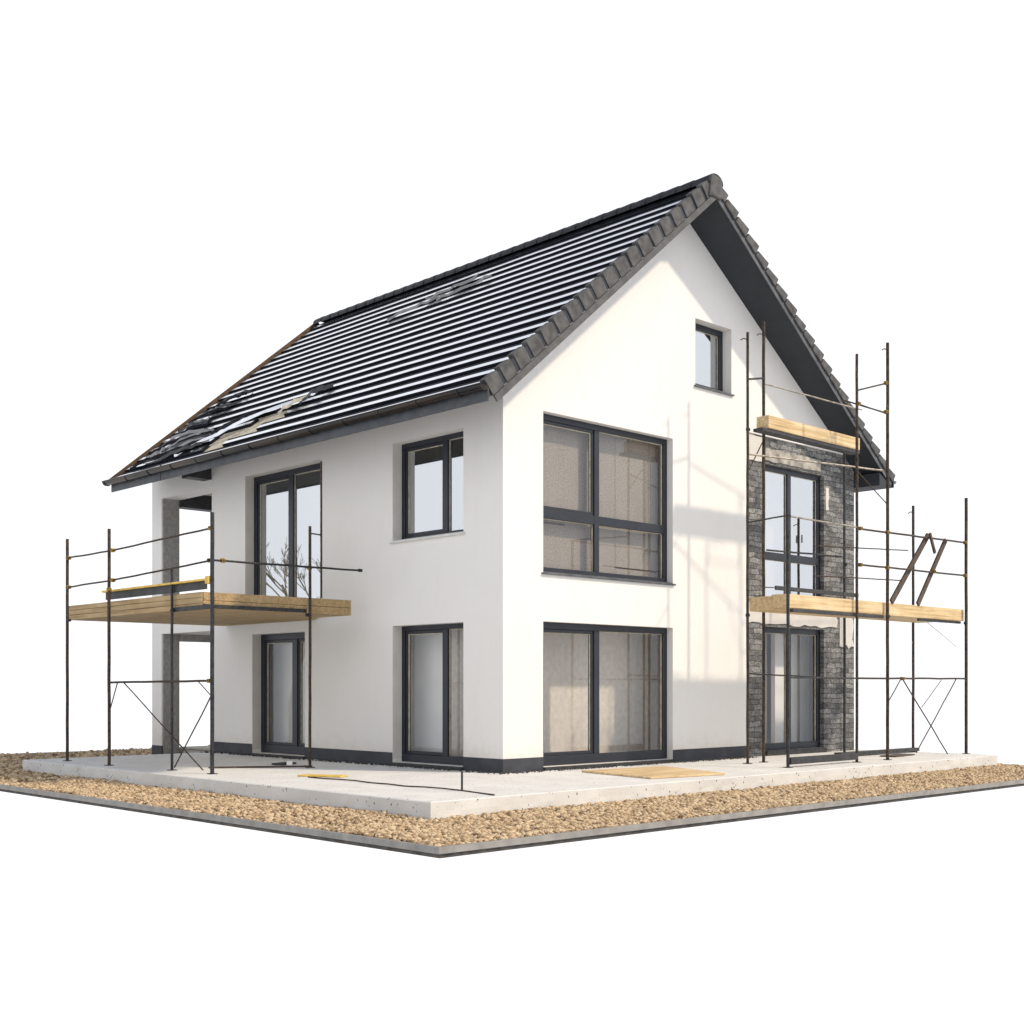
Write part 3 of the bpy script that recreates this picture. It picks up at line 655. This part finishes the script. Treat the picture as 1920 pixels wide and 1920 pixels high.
MB().box((4.55, -2.262, ZA - .06), (7.50, -2.20, ZA - .004)).build('ledger', 'dark_board', sr, bevel=.004)
MB().box((8.9, -2.2, ZA - .05), (10.6, -2.16, ZA - .004)).build('ledger', 'dark_steel', sr, bevel=.004)
MB().box((4.30, -2.10, ZB + .06), (6.9, -2.07, ZB + .13)).build('toe_board', 'dark_board', sr, bevel=.004)
MB().box((7.6, -1.35, ZB + .0), (10.6, -1.32, ZB + .05)).build('toe_board', 'dark_board', sr, bevel=.004)
def R(a, b_, r=.016, mat='rusty_steel', name='rail', j=.004): return rail(sr, a, b_, r, mat, name, j)
R((4.35, YO, 4.20), (4.75, -1.2, 4.22), .014, 'dark_steel'); R((4.35, YO, 4.19), (6.50, YO, 4.19), .016, 'bare_steel'); R((6.5, YO, 4.17), (10.62, YO, 4.24), .019)
R((4.6, -1.7, 3.69), (6.5, -2.0, 3.69), .016, 'dark_steel'); R((6.5, YO, 3.53), (10.62, YO, 3.58), .018)
R((6.9, -1.2, 3.98), (10.3, -1.2, 4.15), .012); R((6.9, -1.2, 3.42), (10.2, -1.2, 3.52), .012)
R((4.75, -1.2, 6.73), (5.30, -1.15, 6.85), .018, 'dark_steel'); R((5.30, -1.15, 6.75), (7.92, -1.55, 6.62), .014, 'bare_steel'); R((7.0, -1.75, 6.62), (7.56, YO, 6.38), .015)
R((6.50, YO, 6.63), (7.56, YO, 6.94), .015); R((6.50, YO, 6.40), (7.56, YO, 6.37), .013)
R((4.75, -1.2, 5.42), (7.56, -2.25, 5.33), .017, 'bare_steel')
R((6.95, -2.0, 5.32), (7.56, YO, 4.70), .010, name='brace')
R((4.75, -1.2, 1.58), (7.92, -1.2, 1.50), .013, 'dark_steel'); R((6.50, YO, 1.50), (10.62, YO, 1.51), .018); R((4.35, YO, 1.5), (6.5, YO, 1.5), .013, 'dark_steel')
R((8.15, YO + .03, 1.5), (9.9, YO + .03, .03), .012, name='brace'); R((10.14, YO - .03, 1.5), (8.56, YO - .03, .10), .011, name='brace')
R((7.56, YO, 1.05), (8.05, YO, 1.5), .010, name='brace'); R((9.75, YO + .08, 1.48), (8.97, YO + .08, .95), .007, name='brace'); R((9.8, -1.9, 2.62), (10.4, -2.2, 2.15), .006, 'bare_steel', 'brace')
R((4.75, -1.2, 5.1), (5.3, -1.15, 5.75), .010, name='brace')
for x, y, z in ((4.75, -1.2, 7.42), (5.30, -1.15, 7.62), (7.56, YO, 7.55), (10.52, -1.2, 4.95)):
    MB().tube([(x, y, z), (x - .12, y, z), (x - .20, y - .0, z - .04)], .010, 6).build('hook', 'dark_steel', sr)
MB().box((4.40, -2.33, .05), (6.5, -2.27, .17)).build('base_beam', 'dark_board', sr, bevel=.004)
MB().box((7.6, -1.3, .02), (10.6, -1.15, .09)).build('base_beam', 'dark_board', sr, bevel=.004)
couple(sr, [(7.56, YO, 4.19), (10.58, YO, 4.24), (7.56, YO, 3.54), (10.58, YO, 3.58), (6.62, YO, 4.18), (6.62, YO, 3.53), (9.3, YO, 3.58), (7.5, YO, 6.93), (7.5, YO, 6.40), (8.1, YO, 1.5), (6.55, YO, 6.40)])
couple(sr, [(4.37, YO, 4.19), (4.36, YO, 3.69), (7.92, -1.2, 3.7), (4.75, -1.2, 2.6), (7.57, YO, ZA - .02), (10.60, YO, ZA - .04), (4.76, -1.2, 5.85), (6.5, YO, 5.38)], 'dark_steel', .028)

# leaning timbers on the right scaffold
def lean(a, b_, w, label):
    a, b_ = Vector(a), Vector(b_); d = (b_ - a).normalized(); s_ = d.cross(Vector((0, 1, 0))).normalized() * w / 2; t = Vector((0, 1, 0)) * .02
    mb = MB(); mb.hexa([a - s_ - t, a + s_ - t, a + s_ + t, a - s_ + t, b_ - s_ - t, b_ + s_ - t, b_ + s_ + t, b_ - s_ + t])
    o = mb.build('leaning_plank', 'plank_brown', org=tuple(a), bevel=.004); return tag(o, label, 'plank', 'brown planks leaning on the right scaffold rail')
lean((7.80, -2.24, ZB + .01), (9.18, -2.24, 4.28), .11, 'longer brown plank leaning on the top rail of the right scaffold, nearer the house')
lean((8.78, -2.24, ZB + .01), (9.88, -2.24, 4.24), .10, 'brown plank leaning on the right scaffold rail, nearer the outer end post')
o = lean((9.27, -2.335, 3.93), (9.07, -2.335, 4.30), .06, 'short brown offcut hanging by the top of the longer leaning plank')

# ------------------------------------------------------------------ loose things on the slab
mb = MB(); q = [(1.06, -.68), (.71, -2.39), (2.20, -2.62), (2.85, -.88)]
mb.hexa([(x, y, .004) for x, y in q] + [(x, y, .030) for x, y in q])
tag(mb.build('plywood_sheet', 'pine_along_x', org=(1.7, -1.6, .004), bevel=.003), 'pale plywood sheet lying flat on the slab before the gable door', 'board')
mb = MB(); q = [(-2.72, 1.62), (-2.40, .98), (-2.15, 1.10), (-2.45, 1.72)]
mb.hexa([(x, y, .004) for x, y in q] + [(x, y, .022) for x, y in q])
tag(mb.build('offcut_board', 'yellow_paint', org=(-2.5, 1.4, .004), bevel=.003), 'small yellowish offcut board lying on the slab between scaffold and corner', 'board')
tag(MB().tube([(-2.64, -2.03, .0), (-2.64, -2.03, .255)], .014, 8).build('steel_stake', 'dark_steel', org=(-2.64, -2.03, 0)), 'short dark stake standing upright on the slab near its front corner', 'stake')
pts = [(-2.83, -2.85, .012), (-2.66, -2.06, .012), (-2.75, -1.0, .012), (-2.70, .2, .012), (-2.74, 1.3, .012)]
tag(MB().tube(pts, .010, 6, .006).build('reinforcing_rod', 'rusty_steel', org=(-2.7, 0, 0)), 'thin rusty rod lying across the slab past the upright stake', 'rod')
def scrap(name, c, sz, rot, label, cat, mat):
    mb = MB(); ca, sa = math.cos(rot), math.sin(rot)
    p = [(-sz[0], -sz[1]), (sz[0], -sz[1] * .8), (sz[0] * .9, sz[1]), (-sz[0] * .95, sz[1] * .85)]
    p = [(c[0] + x * ca - y * sa, c[1] + x * sa + y * ca) for x, y in p]
    mb.hexa([(x, y, .004) for x, y in p] + [(x, y, .004 + sz[2]) for x, y in p])
    return tag(mb.build(name, mat, org=(c[0], c[1], 0), bevel=.003), label, cat)
scrap('timber_batten', (-2.0, 3.75), (.85, .03, .025), -.55, 'thin dark batten lying on the slab under the left scaffold', 'batten', 'plank_brown')
scrap('sheet_offcut', (-1.25, 4.2), (.22, .12, .03), .3, 'small dark metal offcut on the slab before the patio door', 'offcut', 'dark_board')
scrap('rubble_chunk', (-1.3, 3.95), (.06, .05, .07), .8, 'small white chunk of rubble beside the metal offcut', 'rubble', 'interior_white')
scrap('floor_mat', (8.9, -1.75), (.5, .18, .02), .1, 'thin dark board lying on the slab under the right scaffold', 'board', 'plank_brown')
# dark grit strip along the wall base
mb = MB(); r_ = random.Random(5)
for i in range(900):
    if r_.random() < .5: x, y = r_.uniform(-.28, -.03), r_.uniform(-.2, HY)
    else: x, y = r_.uniform(-.2, 6.4), r_.uniform(-.26, -.03)
    s_ = r_.uniform(.012, .028); v_ = [Vector((r_.uniform(-1, 1), r_.uniform(-1, 1), r_.uniform(-.3, .8))).normalized() * s_ + Vector((x, y, s_ * .5)) for _ in range(6)]
    t = [(1, 0, 0), (-1, 0, 0), (0, 1, 0), (0, -1, 0), (0, 0, 1), (0, 0, -1)]
    v_ = [(x + a * s_ * r_.uniform(.7, 1.3), y + b_ * s_ * r_.uniform(.7, 1.3), s_ * .6 + c_ * s_ * .6) for a, b_, c_ in t]
    mb.add(v_, [(0, 2, 4), (2, 1, 4), (1, 3, 4), (3, 0, 4), (2, 0, 5), (1, 2, 5), (3, 1, 5), (0, 3, 5)])
tag(mb.build('loose_grit', 'dark_board'), 'dark loose grit scattered along the foot of the walls', 'grit', kind='stuff')

# bare tree on the gravel past the left edge of the view, mirrored in the balcony door
def bare_tree(x, y, h, seed):
    r = random.Random(seed)
    root = thing('bare_tree', (x, y, -.21), 'leafless young tree on the far left gravel, mirrored in the balcony door panes', 'tree')
    tr, br_ = MB(), MB()
    def grow(mb, p, d, l, rad, lev):
        pts = [p]; k = 3 if lev < 3 else 2
        for i in range(k):
            d = (d + Vector((r.uniform(-.16, .16), r.uniform(-.16, .16), r.uniform(-.02, .10)))).normalized(); p = p + d * l / k; pts.append(p)
        mb.tube(pts, max(rad, .007), 6 if lev < 2 else 3)
        if lev >= 5: return
        for i in range(4):
            t = r.uniform(.35, 1); q = pts[0].lerp(pts[-1], t) if lev else pts[0].lerp(pts[-1], .5 + t / 2)
            a = r.uniform(0, 6.283); sp = r.uniform(.35, .75)
            nd = (d + Vector((math.cos(a), math.sin(a), .1)) * sp).normalized()
            grow(br_, q, nd, l * r.uniform(.50, .62), rad * .55, lev + 1)
    grow(tr, Vector((x, y, -.21)), Vector((0, 0, 1)), h * .42, .075, 0)
    tr.build('trunk', 'bark_pale', root); br_.build('crown', 'bark_pale', root)
bare_tree(-4.9, 13.9, 7.2, 12)

# ------------------------------------------------------------------ light
S = Vector((.50, -.85, 1.0)).normalized()
elev = math.asin(S.z); 
sun = bpy.data.lights.new('sun', 'SUN'); sun.energy = 3.0; sun.angle = math.radians(2.6); sun.color = (1.0, .85, .66)
so = bpy.data.objects.new('sun', sun); COL.objects.link(so); so.rotation_euler = (-S).to_track_quat('-Z', 'Y').to_euler()
wd = bpy.data.worlds.new('World'); sc.world = wd; wd.use_nodes = True; nt = wd.node_tree
bg = nt.nodes['Background']
sky = nt.nodes.new('ShaderNodeTexSky'); sky.sky_type = 'NISHITA'; sky.sun_disc = False; sky.sun_elevation = elev; sky.sun_rotation = math.atan2(S.x, S.y)
mul = N(nt, 'ShaderNodeMix', data_type='RGBA', blend_type='MULTIPLY'); mul.inputs['Factor'].default_value = 1; mul.inputs['B'].default_value = (.11, .11, .11, 1)
nt.links.new(sky.outputs[0], mul.inputs['A'])
tc = nt.nodes.new('ShaderNodeTexCoord'); sp = nt.nodes.new('ShaderNodeSeparateXYZ'); nt.links.new(tc.outputs['Generated'], sp.inputs[0])
# blank white surroundings around the horizon, blue sky overhead, dimmer far below
r1 = ramp(nt, sp.outputs['Z'], [(.58, (0, 0, 0)), (.85, (1, 1, 1))])
mr = N(nt, 'ShaderNodeMapRange'); mr.inputs['From Min'].default_value = -1; nt.links.new(sp.outputs['Z'], mr.inputs['Value'])
low = ramp(nt, mr.outputs[0], [(.10, (.62, .63, .66)), (.36, (1.0, 1.015, 1.045))])
mx = N(nt, 'ShaderNodeMix', data_type='RGBA'); nt.links.new(r1, mx.inputs['Factor']); nt.links.new(low, mx.inputs['A']); nt.links.new(mul.outputs['Result'], mx.inputs['B'])
nt.links.new(mx.outputs['Result'], bg.inputs['Color']); bg.inputs['Strength'].default_value = 1.12

# ------------------------------------------------------------------ camera
cam = bpy.data.cameras.new('camera'); co = bpy.data.objects.new('camera', cam); COL.objects.link(co); sc.camera = co
co.location = (-13.375, -14.205, 1.35); co.rotation_euler = (math.radians(90), 0, -math.radians(43.689))
cam.sensor_width = 36; cam.lens = 2349.4 / 1920 * 36; cam.shift_y = 327.4 / 1920; cam.clip_end = 500
sc.view_settings.view_transform = 'Standard'; sc.view_settings.look = 'None'; sc.view_settings.exposure = 0; sc.view_settings.gamma = 1
sc.cycles.max_bounces = 8; sc.cycles.transparent_max_bounces = 12
